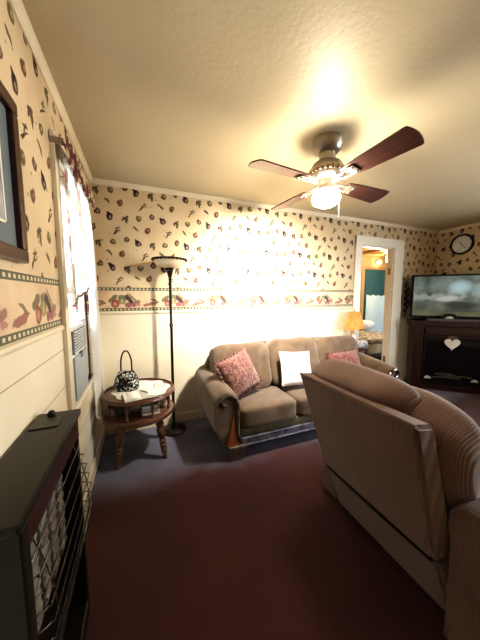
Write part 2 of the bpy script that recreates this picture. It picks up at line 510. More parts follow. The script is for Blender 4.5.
# bed in next room
M_sheet = mat('white_bedding', (.62, .64, .64), (.30, .33, .33), 6, .8, bmp=.3, bscale=12)
M_floral = mat('grey_quilt', (.55, .55, .52), (.06, .07, .06), 14, .8)
bed = root('bed', 'low bed with pale bedding glimpsed through the doorway', 'bed', (4.3, 3.9, 0))
obj('bed_frame', box(3.75, 5.1, 3.35, 4.5, .12, .30, .02), M_darkwood, bed, False)
for sx in (3.79, 5.0):
    for sy in (3.39, 4.4): obj('leg', box(sx, sx + .06, sy, sy + .06, 0, .13), M_darkwood, bed, False)
obj('mattress', puff((4.42, 3.92, .42), (1.36, 1.14, .26), 8), M_sheet, bed)
obj('quilt', puff((4.30, 3.80, .58), (1.1, 1.0, .14), 4, wob=.05, seed=3), M_floral, bed)
M_pillowcase = mat('pillowcase', (.72, .78, .80), None, 4, .8)
tag(obj('bed_pillow', puff((4.75, 4.22, .76), (.5, .34, .22), 3, wob=.02), M_pillowcase, None, origin=(4.75, 4.22, .72)), 'plump pale pillow lying on the bed in the next room', 'pillow')
# globe light + ceiling fan in next room
def emis(name, col, s):
    m, nt, b, out = new_mat(name)
    b.inputs['Base Color'].default_value = (*col, 1)
    b.inputs['Emission Color'].default_value = (*col, 1); b.inputs['Emission Strength'].default_value = s
    return m
M_glow2 = emis('globe_glow', (1, .80, .52), 14)
f2 = root('ceiling_fan', 'small ceiling fan with glowing globe in the next room, seen through the doorway', 'ceiling fan', (4.85, 3.75, Z2 - .05))
obj('motor_housing', lathe([(.03, Z2 - .05), (.03, Z2 - .12), (.09, Z2 - .13), (.10, Z2 - .19), (.05, Z2 - .21)][::-1], 4.85, 3.75), M_nickel, f2)
for k in range(4):
    a = k * PI / 2 + .5
    obj('blade', box(.1, .62, -.06, .06, -.005, .005, .004, M=Matrix.Translation((4.85, 3.75, Z2 - .16)) @ Matrix.Rotation(a, 4, 'Z') @ Matrix.Rotation(R(12), 4, 'X')), M_plank, f2, False)
g = bmesh.new(); bmesh.ops.create_uvsphere(g, u_segments=20, v_segments=12, radius=.11, matrix=Matrix.Translation((4.92, 3.75, Z2 - .26)))
obj('light_globe', g, M_glow2, f2)
wg = root('wall_light', 'small round amber wall light on the far wall of the next room', 'wall light', (5.50, Y2 - .04, 2.24))
obj('mount', lathe([(.05, 0), (.05, .02), (.02, .04)], M=Matrix.Translation((5.50, Y2, 2.26)) @ Matrix.Rotation(PI / 2, 4, 'X')), M_nickel, wg)
g = bmesh.new(); bmesh.ops.create_uvsphere(g, u_segments=16, v_segments=10, radius=.05, matrix=Matrix.Translation((5.50, Y2 - .09, 2.24)))
obj('light_globe', g, emis('amber_glow', (1, .72, .36), 9), wg)

# ================================================================== AIR CONDITIONER IN THE WINDOW
M_acwhite = mat('ac_plastic', (.66, .68, .68), (.60, .62, .62), 4, .4)
M_acgrey = mat('ac_panel', (.40, .43, .45), (.36, .39, .41), 4, .5)
M_acdark = mat('ac_slot', (.10, .11, .12), None, 4, .5)
ac = root('air_conditioner', 'white window air conditioner with slotted grille set in the left window', 'air conditioner', (XL, 1.9, .77))
ax = XL + .012
obj('housing', box(XL - .35, ax, 1.69, 2.07, .765, 1.235, .012), M_acwhite, ac, False)
obj('front_panel', box(ax, ax + .010, 1.705, 2.055, .785, 1.05, .004), M_acgrey, ac, False)
gr = box(ax, ax + .006, 1.705, 2.055, 1.07, 1.21, .002)
obj('grille_recess', gr, M_acdark, ac, False)
gs = bmesh.new()
for i in range(8): box(ax + .004, ax + .014, 1.705, 2.055, 1.074 + i * .0175, 1.081 + i * .0175, bm=gs)
for yy in (1.705, 1.79, 1.88, 1.96, 2.047): box(ax + .004, ax + .014, yy, yy + .008, 1.07, 1.21, bm=gs)
obj('grille', gs, M_acwhite, ac, False)
obj('control_panel', box(ax, ax + .012, 1.86, 1.93, 1.02, 1.055, .003), M_acdark, ac, False)
kn = bmesh.new()
obj('side_filler', box(XL - .05, XL - .03, 2.07, 2.335, .765, 1.24), M_acwhite, ac, False)

# ================================================================== CURTAINS
def sheer(name, col, trans, floral=False):
    m, nt, b, out = new_mat(name)
    nt.nodes.remove(b)
    vec, x, y, z = coords(nt, 'Object')
    base = (*col, 1)
    di = nt.nodes.new('ShaderNodeBsdfDiffuse'); tl = nt.nodes.new('ShaderNodeBsdfTranslucent'); tp = nt.nodes.new('ShaderNodeBsdfTransparent')
    c = mixc(nt, noise_n(nt, 40, 2, vec).ramp(.3, .7), col, tuple(q * .93 for q in col))
    if floral:
        n1 = noise_n(nt, 6.5, 2, vec); n2 = noise_n(nt, 9, 2, vec)
        lowz = z.ramp(1.95, 1.45)
        c = mixc(nt, n1.ramp(.50, .58) * (lowz * .8 + .05), c, (.22, .20, .12))
        c = mixc(nt, n2.ramp(.56, .62) * lowz * .8, c, (.42, .20, .16))
    nt.links.new(c, di.inputs[0]); nt.links.new(c, tl.inputs[0])
    m1 = nt.nodes.new('ShaderNodeMixShader'); m1.inputs[0].default_value = .55
    nt.links.new(di.outputs[0], m1.inputs[1]); nt.links.new(tl.outputs[0], m1.inputs[2])
    m2 = nt.nodes.new('ShaderNodeMixShader'); m2.inputs[0].default_value = trans
    nt.links.new(m1.outputs[0], m2.inputs[1]); nt.links.new(tp.outputs[0], m2.inputs[2])
    nt.links.new(m2.outputs[0], out.inputs[0])
    return m
M_sheer = sheer('white_sheer', (.90, .88, .84), .12)
M_floralsheer = sheer('floral_sheer', (.90, .86, .78), .10, True)
M_hem = mat('dark_hem', (.16, .12, .07), None, 20, .8)
def cloth_surf(fy0, fy1, fx, z0f, z1f, ny=60, nz=30):
    """fy0/fy1(t): y edges at height param t (0 bottom..1 top); fx(u,t): x; z0f/z1f(u)"""
    b = bmesh.new(); G = []
    for i in range(ny + 1):
        u = i / ny; col = []
        for j in range(nz + 1):
            t = j / nz
            y = fy0(t) + (fy1(t) - fy0(t)) * u
            col.append(b.verts.new((fx(u, t), y, z0f(u) + (z1f(u) - z0f(u)) * t)))
        G.append(col)
    for i in range(ny):
        for j in range(nz): b.faces.new((G[i][j], G[i + 1][j], G[i + 1][j + 1], G[i][j + 1]))
    return b, G
ZT = 2.215
b, G = cloth_surf(lambda t: 1.56 + .06 * t, lambda t: 2.10, lambda u, t: XL + .048 + .010 * math.sin(u * 38) * (.5 + .5 * t) + .012 * (1 - t) * math.sin(u * 9 + 1),
                  lambda u: 1.365 + .13 * u ** 1.3, lambda u: ZT - .05)
cur = root('curtain', 'sheer floral curtain gathered across the upper half of the left window', 'curtain', (XL + .05, 1.85, ZT))
obj('cloth', b, M_floralsheer, cur)
hp = [(XL + .048 + .010 * math.sin(u / 40 * 38) * .5 + .012 * math.sin(u / 40 * 9 + 1) + .002, 1.56 + .54 * u / 40, 1.365 + .13 * (u / 40) ** 1.3) for u in range(41)]
obj('hem', tube(hp, .006, 6), M_hem, cur)
b, G = cloth_surf(lambda t: 2.125 - .03 * t, lambda t: 2.58 - .12 * t - .22 * t ** 5, lambda u, t: XL + .046 + .010 * math.sin(u * 34 + 1),
                  lambda u: .47, lambda u: ZT - .05)
tag(obj('curtain', b, M_sheer, None, origin=(XL + .06, 2.3, 2.2)), 'long white curtain panel hanging at the far side of the left window', 'curtain')
# maroon lining strip at the far side of the air conditioner
M_maroon = mat('maroon_cloth', (.09, .015, .02), None, 10, .9)
b, G = cloth_surf(lambda t: 2.075, lambda t: 2.115, lambda u, t: XL + .026 + .003 * math.sin(u * 14), lambda u: .80, lambda u: 1.48, 16, 10)
tag(obj('curtain', b, M_maroon, None, origin=(XL + .045, 2.1, 1.4)), 'narrow dark maroon curtain strip beside the air conditioner', 'curtain')
# valance with brown floral print
M_val, nt, vb, out = new_mat('brown_valance')
vec, x, y, z = coords(nt)
c = mixc(nt, noise_n(nt, 16, 3, vec).ramp(.42, .56), (.50, .38, .25), (.10, .035, .03))
nt.links.new(c, vb.inputs['Base Color']); vb.inputs['Roughness'].default_value = .9
b, G = cloth_surf(lambda t: 1.575, lambda t: 2.42, lambda u, t: XL + .072 + .008 * math.sin(u * 60), lambda u: 2.10 + .015 * math.sin(u * 19) + .04 * u, lambda u: ZT + .02, 90, 8)
tag(obj('curtain_valance', b, M_val, None, origin=(XL + .09, 2.1, ZT)), 'short gathered brown floral valance above the left window', 'valance')
rod = root('curtain_rod', 'thin curtain rod across the top of the left window', 'curtain rod', (XL, 2.14, ZT - .01))
obj('rod', tube([(XL + .055, 1.575, ZT - .01), (XL + .055, 2.45, ZT - .01)], .006), M_nickel, rod)
for yy in (1.585, 2.44): obj('bracket', box(XL, XL + .06, yy - .008, yy + .008, ZT - .03, ZT - .0, .002), M_nickel, rod, False)

# ================================================================== PICTURE ON LEFT WALL
pf = root('picture_frame', 'mahogany framed print with a blue grey mat on the left wall', 'picture', (XL, .86, 1.78))
py0, py1, pz0, pz1 = .46, 1.135, 1.535, 2.07
fb = bmesh.new()
w = .045
for y0, y1, z0, z1 in ((py0, py1, pz0, pz0 + w), (py0, py1, pz1 - w, pz1), (py0, py0 + w, pz0 + w, pz1 - w), (py1 - w, py1, pz0 + w, pz1 - w)):
    box(XL, XL + .028, y0, y1, z0, z1, .007, bm=fb)
obj('frame', fb, M_darkwood, pf, False)
obj('mat_board', box(XL, XL + .010, py0 + w, py1 - w, pz0 + w, pz1 - w), mat('blue_grey_mat', (.17, .20, .21), (.15, .18, .19), 5, .7), pf, False)
lb = bmesh.new(); q0, q1, r0, r1 = py0 + w + .065, py1 - w - .065, pz0 + w + .065, pz1 - w - .065
for y0, y1, z0, z1 in ((q0, q1, r0, r0 + .008), (q0, q1, r1 - .008, r1), (q0, q0 + .008, r0, r1), (q1 - .008, q1, r0, r1)):
    box(XL + .009, XL + .013, y0, y1, z0, z1, bm=lb)
obj('white_fillet', lb, M_white, pf, False)
obj('print', box(XL + .008, XL + .0115, q0 + .008, q1 - .008, r0 + .008, r1 - .008), mat('grey_print', (.42, .42, .42), (.22, .22, .23), 9, .5, detail=6), pf, False)

# ================================================================== GAS HEATER
hx0, hx1, hy0, hy1, hz = XL + .004, -.245, .60, 1.165, .955
M_heat = mat('heater_enamel', (.012, .012, .008), (.020, .019, .012), 6, .32)
M_heatred = mat('heater_brown', (.045, .018, .014), None, 6, .35)
M_clay = mat('clay_radiant', (.30, .29, .27), (.14, .13, .12), 30, .9, bmp=.4, bscale=90)
h = root('space_heater', 'old dark enamelled gas space heater against the left wall behind a wire guard', 'heater', (-.32, .88, 0))
obj('cabinet', box(hx0, -.325, hy0 + .01, hy1 - .01, .06, hz - .02, .006), M_heat, h, False)
eb = box(hx0, hx1 + .002, hy0, hy0 + .035, .10, hz - .02, .006); obj('end_panel', eb, M_heat, h, False)
obj('end_panel', box(hx0, hx1 - .012, hy1 - .03, hy1, .10, hz - .02, .006), M_heat, h, False)
obj('lid', box(hx0, hx1, hy0 - .005, hy1 + .005, hz - .022, hz, .006), M_heat, h, False)
obj('front_fascia', box(-.30, hx1 - .006, hy0 + .03, hy1 - .025, hz - .10, hz - .022, .006), M_heatred, h, False)
obj('vent_plate', box(-.375, -.29, 1.03, 1.11, hz, hz + .004, .001), mat('vent_grey', (.06, .06, .045), None, 8, .4), h, False)
obj('knob', lathe([(.012, hz), (.014, hz + .01), (.008, hz + .022)], -.335, 1.13, 14), M_black, h)
obj('base', box(hx0, hx1 - .01, hy0 + .01, hy1 - .01, .03, .10, .006), M_heat, h, False)
for yy in (hy0 + .02, hy1 - .06):
    for xx in (-.375, -.30): obj('foot', box(xx, xx + .03, yy, yy + .03, 0, .035), M_black, h, False)
for i in range(5):
    y = .69 + i * .085
    cb = box(-.325, -.305, y, y + .06, .45, .80, .006)
    for j in range(9): box(-.308, -.302, y + .004, y + .056, .465 + j * .037, .48 + j * .037, .002, bm=cb)
    obj('radiant', cb, M_clay, h, False)
# wire guard
gd = bmesh.new()
def gx(z):
    t = (z - .34) / (.87 - .34)
    return -.288 + .068 * math.sin(PI * min(1, max(0, t)) ** .9 * .93) 
zs = [.37 + i * .044 for i in range(12)]
for z in zs:
    x = gx(z)
    pts = spline([(-.315, hy0 + .045, z), (x - .035, hy0 + .045, z), (x - .006, hy0 + .062, z), (x, hy0 + .10, z), (x, hy1 - .06, z), (x - .005, hy1 - .02, z), (x - .03, hy1 - .004, z), (-.275, hy1 - .004, z)], 5)
    tube(pts, .0022, 6, bm=gd)
for y in (hy0 + .10, hy1 - .06):
    tube([(gx(.35 + i * .026) - .004, y, .35 + i * .026) for i in range(21)], .0020, 6, bm=gd)
obj('wire_guard', gd, M_chrome, h, label='bulging chrome wire guard')

# ================================================================== END TABLE
tx, ty = -.034, 2.33
et = root('end_table', 'round two-tier wooden end table with turned legs near the window', 'table', (tx, ty, 0))
def disc(r, z, t):
    return lathe([(r - .012, z - t), (r - .002, z - t + .006), (r, z - t / 2), (r - .002, z - .006), (r - .010, z)], tx, ty, 48)
rb = disc(.305, .585, .026)
obj('tabletop', rb, M_tablewood, et)
rim = bmesh.new()
tube([(tx + .292 * math.cos(a / 48 * 2 * PI), ty + .292 * math.sin(a / 48 * 2 * PI), .588) for a in range(48)], .008, 8, True, bm=rim)
obj('rim', rim, M_tablewood, et)
obj('shelf', disc(.292, .42, .045), M_tablewood, et)
for k in range(8):
    a = k * PI / 4 + .39
    obj('spindle', lathe([(.011, .42), (.016, .43), (.009, .45), (.013, .49), (.016, .51), (.009, .535), (.012, .56)], tx + .255 * math.cos(a), ty + .255 * math.sin(a), 12), M_tablewood, et)
for k in range(4):
    a = PI / 4 + k * PI / 2
    dx, dy = math.cos(a), math.sin(a)
    prof = [(.011, 0), (.015, .012), (.013, .03), (.019, .06), (.023, .10), (.018, .115), (.026, .13), (.018, .145), (.025, .165), (.018, .18), (.028, .215), (.030, .26), (.022, .29), (.030, .31), (.024, .33), (.03, .385)]
    b = lathe([(r * 1.2, z) for r, z in prof], 0, 0, 16)
    for v in b.verts:
        f = 1 - v.co.z / .385
        v.co.x += tx + dx * (.205 + .065 * f); v.co.y += ty + dy * (.205 + .04 * f)
    obj('leg', b, M_tablewood, et)
# doily, open book, pen, glasses
M_paper = mat('white_paper', (.80, .78, .72), (.72, .70, .64), 8, .7)
db = bmesh.new(); n = 72; rr = []
cv = db.verts.new((tx + .02, ty, .5905))
for k in range(n):
    a = 2 * PI * k / n; r_ = .235 + .012 * math.cos(8 * a)
    rr.append(db.verts.new((tx + .02 + r_ * math.cos(a), ty + r_ * math.sin(a), .5885)))
for k in range(n): db.faces.new((cv, rr[k], rr[(k + 1) % n]))
tag(obj('doily', db, M_paper, None, origin=(tx + .02, ty, .589)), 'white scalloped cloth doily spread on the round end table', 'doily')
bk = root('open_book', 'open white book lying on the end table beside the patterned purse', 'book', (-.03, 2.155, .5945), R(10))
def page(sgn):
    pts = []
    b = bmesh.new(); n = 10; A, B_, Cc, D = [], [], [], []
    prof = [(i / n * .125, .006 + .016 * math.sin(min(1, i / n * 1.25) * PI * .8)) for i in range(n + 1)]
    poly = [(sgn * x, z) for x, z in prof] + [(sgn * .125, .0), (0, .0)]
    return prism(poly, -.085, .085, 'xz')
for s in (-1, 1): obj('pages', page(s), M_paper, bk, False, True)
obj('cover', box(-.132, .132, -.09, .09, -.002, .002, .001), mat('brown_cover', (.20, .12, .07), None, 5, .6), bk, False, True)
tag(obj('pen', tube([(.03, 2.14, .622), (-.03, 2.22, .618)], .004, 8), M_black, None, origin=(0, 2.18, .62)), 'slim black pen lying across the open book', 'pen')
gl = root('eyeglasses', 'thin dark eyeglasses resting on the doily right of the book', 'eyeglasses', (.13, 2.33, .595))
for s in (0, 1):
    cx, cy = .105 + s * .055, 2.30 + s * .02
    obj('rim', tube([(cx + .022 * math.cos(a * PI / 8), cy + .015 * math.sin(a * PI / 8) * .3, .612 + .017 * math.sin(a * PI / 8)) for a in range(16)], .0018, 6, True), M_black, gl)
obj('temple', tube([(.083, 2.30, .615), (.09, 2.36, .612), (.10, 2.42, .60)], .0018, 6), M_black, gl)
obj('temple', tube([(.182, 2.325, .615), (.18, 2.38, .612), (.17, 2.43, .60)], .0018, 6), M_black, gl)

# purse
M_purse, nt, pb, out = new_mat('patterned_purse')
vec, x, y, z = coords(nt)
vo = nt.nodes.new('ShaderNodeTexVoronoi'); vo.inputs['Scale'].default_value = 55; nt.links.new(vec, vo.inputs['Vector'])
c = mixc(nt, X(nt, vo.outputs['Distance']).lt(.48), (.012, .012, .012), (.62, .62, .55))
c = mixc(nt, noise_n(nt, 30, 2, vec).gt(.58), c, (.02, .02, .02))
nt.links.new(c, pb.inputs['Base Color']); pb.inputs['Roughness'].default_value = .5
pr = root('purse', 'small black and white patterned purse with tall loop handle on the end table', 'purse', (-.135, 2.36, .59), R(-15))
prof = [(.088, .058, 0), (.100, .066, .02), (.104, .066, .05), (.095, .056, .09), (.075, .036, .125), (.062, .018, .150)]
rings = []
for a, bb_, z in prof:
    rings.append([(a * abs(math.cos(k / 28 * 2 * PI)) ** .8 * (1 if math.cos(k / 28 * 2 * PI) > 0 else -1) * (1 + .05 * math.sin(k * 3)), bb_ * math.sin(k / 28 * 2 * PI) * (1 + .08 * math.sin(k * 5)), z + .002) for k in range(28)])
rings = [[(x * 1.0, y, z * 1.12) for x, y, z in r_] for r_ in rings]
obj('body', loft(rings), M_purse, pr, True, True)
obj('handle', tube(spline([(-.045, 0, .135), (-.046, 0, .19), (-.042, 0, .275), (-.022, 0, .335), (0, 0, .35), (.022, 0, .335), (.042, 0, .275), (.046, 0, .19), (.045, 0, .135)], 6), .0065, 8), M_black, pr, True, True)
obj('clasp', lathe([(.006, .145), (.010, .152), (.006, .162)], 0, 0, 10), M_nickel, pr, True, True)
fl = bmesh.new()
for k in range(7):
    a = k * .9; rr_ = .02 + .05 * (k % 3) / 2
    q = bmesh.new(); bmesh.ops.create_uvsphere(q, u_segments=10, v_segments=6, radius=.017, matrix=Matrix.Translation((rr_ * math.cos(a), -.055 + .01 * math.sin(a), .065 + .035 * math.sin(a * 1.7))))
    add(fl, q)
obj('rosettes', fl, M_black, pr, True, True)
# things on shelf of the table
def book(name, label, x0, x1, y0, y1, z0, z1, col, rz=0):
    cx, cy = (x0 + x1) / 2, (y0 + y1) / 2
    r_ = root(name, label, 'book', (cx, cy, z0), rz, 'books on the end table shelf')
    a, c2 = (x1 - x0) / 2, (y1 - y0) / 2; hh = z1 - z0
    cb = box(-a, a, -c2, c2, 0, .003); box(-a, a, -c2, c2, hh - .003, hh, bm=cb); box(-a, a, c2 - .003, c2, 0, hh, bm=cb)
    obj('cover', cb, mat(name + '_cover', col, None, 5, .5), r_, False, True)
    obj('pages', box(-a + .004, a - .004, -c2 + .004, c2 - .003, .003, hh - .003), M_paper, r_, False, True)
book('hardback_book', 'pale hardback book at the bottom of the stack on the end table shelf', -.03, .12, 2.14, 2.29, .422, .448, (.55, .48, .36), R(6))
book('hardback_book', 'brown hardback book in the middle of the stack on the end table shelf', -.02, .11, 2.15, 2.28, .448, .470, (.22, .14, .09), R(-3))
book('hardback_book', 'grey green hardback book on top of the stack on the end table shelf', -.025, .105, 2.145, 2.285, .470, .505, (.10, .12, .10), R(3))
jar = root('lidded_jar', 'small white jar with a lid at the right end of the end table shelf', 'jar', (.165, 2.30, .42))
obj('body', lathe([(.024, .421), (.030, .43), (.030, .50), (.024, .51)], .165, 2.30, 20), M_paper, jar)
obj('lid', lathe([(.027, .51), (.027, .525), (.02, .53)], .165, 2.30, 20), M_white, jar)
bs = root('storage_basket', 'dark woven basket at the left end of the end table shelf', 'basket', (-.175, 2.27, .42))
M_basket = mat('dark_weave', (.035, .04, .025), (.09, .10, .06), 60, .8, bmp=.6, bscale=80)
obj('body', lathe([(.046, .4215), (.056, .45), (.060, .50), (.056, .50), (.050, .45), (.042, .428)], -.175, 2.27, 22), M_basket, bs)
obj('rim', tube([(-.175 + .060 * math.cos(a * PI / 12), 2.27 + .060 * math.sin(a * PI / 12), .502) for a in range(24)], .005, 6, True), M_basket, bs)

# ================================================================== TORCHIERE
lx, ly = .285, 2.60
fl = root('floor_lamp', 'tall dark torchiere floor lamp standing behind the end table', 'floor lamp', (lx, ly, 0))
M_bronze = mat('dark_bronze', (.020, .014, .012), (.035, .024, .02), 8, .35, .4)
obj('base', lathe([(.125, 0), (.128, .010), (.11, .022), (.04, .034), (.020, .06), (.014, .08)], lx, ly, 36), M_bronze, fl)
obj('pole', lathe([(.014, .07), (.014, .40), (.018, .41), (.014, .42), (.014, 1.10), (.019, 1.11), (.019, 1.13), (.014, 1.14), (.014, 1.60), (.022, 1.62), (.030, 1.66), (.046, 1.70)], lx, ly, 16), M_bronze, fl)
M_bowl = mat('frosted_bowl', (.72, .62, .46), (.60, .48, .34), 12, .4)
obj('lamp_shade', lathe([(.045, 1.695), (.09, 1.705), (.135, 1.735), (.158, 1.775), (.153, 1.777), (.13, 1.742), (.085, 1.713), (.03, 1.706)], lx, ly, 40), M_bowl, fl)
rg = bmesh.new()
tube([(lx + .158 * math.cos(a * PI / 24), ly + .158 * math.sin(a * PI / 24), 1.778) for a in range(48)], .009, 8, True, bm=rg)
for a in range(26):
    q = bmesh.new(); bmesh.ops.create_uvsphere(q, u_segments=8, v_segments=6, radius=.013, matrix=Matrix.Translation((lx + .162 * math.cos(a * 2 * PI / 26), ly + .162 * math.sin(a * 2 * PI / 26), 1.776))); add(rg, q)
obj('shade_rim', rg, M_bronze, fl)
obj('switch', lathe([(.006, 0), (.006, .02)], M=Matrix.Translation((lx, ly - .014, 1.12)) @ Matrix.Rotation(PI / 2, 4, 'X'), seg=8), M_nickel, fl)

# ================================================================== SOFA
sx0, sx1, sy0, sy1 = .50, 2.80, 1.90, 2.56
sf = root('sofa', 'tan chenille three-seat sofa with rolled arms and carved wood trim along the back wall', 'sofa', (1.62, 2.25, 0))
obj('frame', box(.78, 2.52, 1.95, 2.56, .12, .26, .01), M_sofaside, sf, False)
# arms: rolled cross-section swept front to back
def arm(side):
    def sec(y):
        t = (y - 1.90) / .66
        cx, cz, rr = .648 - .02 * t, .505 + .065 * t, .112 + .008 * t
        pts = [(.775, .14), (.765, .30), (.765, .42), (cx + rr * .99, cz - .01)]
        for k in range(1, 12):
            a = R(0 + k * 17.5); pts.append((cx + rr * math.cos(a), cz + rr * math.sin(a)))
        pts += [(cx - rr * .97, cz - rr * .55), (.535, .37), (.560, .25), (.615, .14)]
        return [((x if side < 0 else 3.30 - x), y, z) for x, z in pts]
    ys = [1.905, 1.915, 1.93] + [1.95 + i * .0762 for i in range(9)]
    prs = []
    for i, y in enumerate(ys):
        s = sec(y)
        k = {0: .93, 1: .975, 2: .995}.get(i, 1)
        if k < 1:
            mx = sum(p[0] for p in s) / len(s); mz = sum(p[2] for p in s) / len(s)
            s = [(mx + (p[0] - mx) * k, y, mz + (p[2] - mz) * k) for p in s]
        prs.append(s)
    return loft(prs)
def scroll(side):
    P2 = [(.640, .500), (.612, .510), (.598, .540), (.615, .575), (.655, .588), (.700, .570), (.732, .525), (.742, .46), (.740, .38), (.736, .30), (.748, .22), (.768, .165)]
    P3 = [((x if side < 0 else 3.30 - x), 1.898, z) for x, z in P2]
    return tube(spline(P3, 6), .017, 8)
def panel(side):
    P = [(.700, .42), (.708, .34), (.722, .26), (.745, .18), (.775, .135), (.64, .135), (.655, .20), (.675, .28), (.69, .36)]
    return prism([((x if side < 0 else 3.30 - x), z) for x, z in P], 1.893, 1.912, 'xz')
for s in (-1, 1):
    a = obj('armrest', arm(s), M_sofa, sf)
    obj('scroll_trim', scroll(s), mat('dark_scroll', (.06, .04, .035), (.20, .17, .14), 20, .2, .3), a)
    obj('front_panel', panel(s), M_amber, a, False)
def foot(x, y, w=.07):
    b = bmesh.new(); prs = []
    for z, k in ((0, .66), (.03, .72), (.09, 1.0), (.12, 1.12), (.135, 1.12)):
        prs.append([(x + sx * w * k, y + sy * w * .8 * k, z) for sx, sy in ((-1, -1), (1, -1), (1, 1), (-1, 1))])
    return loft(prs)
M_foot = mat('carved_foot', (.12, .085, .07), (.24, .20, .17), 20, .3)
for x, y in ((.735, 1.935), (2.565, 1.935), (.725, 2.50), (2.575, 2.50)):
    obj('foot', foot(x, y), M_foot, sf, False)
M_lowrail = mat('grey_carved_rail', (.26, .26, .31), (.10, .10, .13), 18, .25)
rb = box(.78, 2.52, 1.893, 1.945, .125, .185, .006); box(.78, 2.52, 1.885, 1.90, .182, .192, .003, bm=rb); box(.78, 2.52, 1.885, 1.90, .118, .128, .003, bm=rb)
obj('wood_rail', rb, M_lowrail, sf, False)
obj('front_band', box(.775, 2.525, 1.915, 1.97, .185, .265, .015), M_rail, sf)
cw = (2.53 - .77) / 3
for i in range(3):
    obj('seat_cushion', puff((.77 + cw * (i + .5), 2.115, .355), (cw - .006, .47, .185), 9, wob=.005, seed=i, crown=.008), M_sofa, sf)
# backrest shell + cushions with a serpentine top
def backshell():
    prs = []
    n = 44
    for i in range(n + 1):
        u = i / n; x = .60 + (2.60 - .60) * u
        e = min(u, 1 - u) * 2
        top = .70 + .18 * min(1, e * 6) ** .5 + .035 * math.sin(PI * u)
        prs.append([(x, 2.40, .20), (x, 2.45, top - .05), (x, 2.47, top - .012), (x, 2.505, top), (x, 2.545, top - .02), (x, 2.56, top - .07), (x, 2.56, .14), (x, 2.42, .14)])
    return loft(prs)
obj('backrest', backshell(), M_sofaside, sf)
for i in range(3):
    Mx = Matrix.Rotation(R(-13), 4, 'X')
    obj('back_cushion', puff((.665 + .637 * (i + .5) - .02, 2.385, .665 + (.018 if i == 1 else 0)), (.652, .19, .51), 5.5, Mx, 14, .012, i + 4), M_sofa, sf)

# scatter pillows
def plush(name, c1, c2, sc):
    m, nt, b, out = new_mat(name)
    vec, x, y, z = coords(nt)
    c = mixc(nt, noise_n(nt, sc, 5, vec, .7).ramp(.40, .60), c1, c2)
    nt.links.new(c, b.inputs['Base Color']); b.inputs['Roughness'].default_value = .9; b.inputs['Sheen Weight'].default_value = .4
    bump(nt, b, noise_n(nt, sc * 1.6, 4, vec), .9, .02)
    return m
M_pink = plush('rose_chenille', (.26, .13, .10), (.12, .045, .035), 34)
M_red = plush('rose_damask', (.24, .10, .085), (.12, .035, .03), 30)
Mp = frame_m((.86, 2.17, .675), R(14), R(-24), R(-15))
p1 = tag(obj('throw_pillow', pillow(.38, .37, .16, Mp, 1), M_pink, None, origin=(.86, 2.17, .66)), 'rose pink textured throw pillow with fringe leaning on the left sofa arm', 'pillow')
obj('fringe', fringe(.38, .37, Mp, .022), M_pink, p1)
Mp = frame_m((1.50, 2.16, .66), R(-5), R(-20), R(3))
tag(obj('throw_pillow', pillow(.36, .36, .14, Mp, 2), mat('white_cotton', (.78, .76, .74), (.72, .70, .68), 5, .8), None, origin=(1.50, 2.16, .66)), 'plain white throw pillow on the middle of the sofa', 'pillow')
Mp = frame_m((2.22, 2.20, .62), R(-8), R(-30), R(-4))
p3 = tag(obj('throw_pillow', pillow(.40, .30, .15, Mp, 3), M_red, None, origin=(2.22, 2.20, .62)), 'red and rose patterned throw pillow at the right end of the sofa', 'pillow')
obj('fringe', fringe(.40, .30, Mp, .018), M_red, p3)

# ================================================================== LAMP BEHIND THE SOFA END
lt = root('side_table', 'small dark table standing behind the right end of the sofa', 'table', (2.80, 2.66, 0))
obj('tabletop', box(2.60, 3.02, 2.575, 2.725, .645, .67, .004), M_darkwood, lt, False)
for x in (2.61, 2.98):
    for y in (2.585, 2.70): obj('leg', box(x, x + .022, y, y + .018, 0, .646, .002), M_darkwood, lt, False)
tl = root('table_lamp', 'small table lamp with orange pleated shade beside the doorway', 'table lamp', (2.80, 2.65, .67))
M_glassbase = mat('glass_base', (.62, .62, .60), (.38, .38, .36), 18, .15)
obj('base', lathe([(.05, .67), (.052, .68), (.02, .70), (.035, .74), (.048, .79), (.040, .84), (.018, .88), (.012, .92), (.010, .97)], 2.80, 2.65, 24), M_glassbase, tl)
M_shade, nt, sb, out = new_mat('pleated_shade')
nt.nodes.remove(sb)
di = nt.nodes.new('ShaderNodeBsdfDiffuse'); tr_ = nt.nodes.new('ShaderNodeBsdfTranslucent'); mx = nt.nodes.new('ShaderNodeMixShader')
vec, x, y, z = coords(nt)
c = mixc(nt, noise_n(nt, 14, 3, vec).ramp(.4, .6), (.86, .52, .24), (.78, .44, .18))
nt.links.new(c, di.inputs[0]); nt.links.new(c, tr_.inputs[0]); nt.links.new(di.outputs[0], mx.inputs[1]); nt.links.new(tr_.outputs[0], mx.inputs[2]); nt.links.new(mx.outputs[0], out.inputs[0])
b = bmesh.new(); n = 72; A, B_ = [], []
for k in range(n):
    a = 2 * PI * k / n; pl_ = .0035 * (1 if k % 2 else -1)
    A.append(b.verts.new((2.80 + (.170 + pl_) * math.cos(a), 2.65 + (.098 + pl_) * math.sin(a), .955)))
    B_.append(b.verts.new((2.80 + (.075 + pl_) * math.cos(a), 2.65 + (.065 + pl_) * math.sin(a), 1.195)))
for k in range(n): b.faces.new((A[k], A[(k + 1) % n], B_[(k + 1) % n], B_[k]))
obj('lamp_shade', b, M_shade, tl)
g = bmesh.new(); bmesh.ops.create_uvsphere(g, u_segments=14, v_segments=10, radius=.028, matrix=Matrix.Translation((2.80, 2.65, 1.03)))
obj('bulb', g, emis('lamp_bulb', (1, .72, .42), 5), tl)
obj('finial', lathe([(.003, 1.05), (.003, 1.195), (.009, 1.205), (.006, 1.225)], 2.80, 2.65, 10), M_nickel, tl)
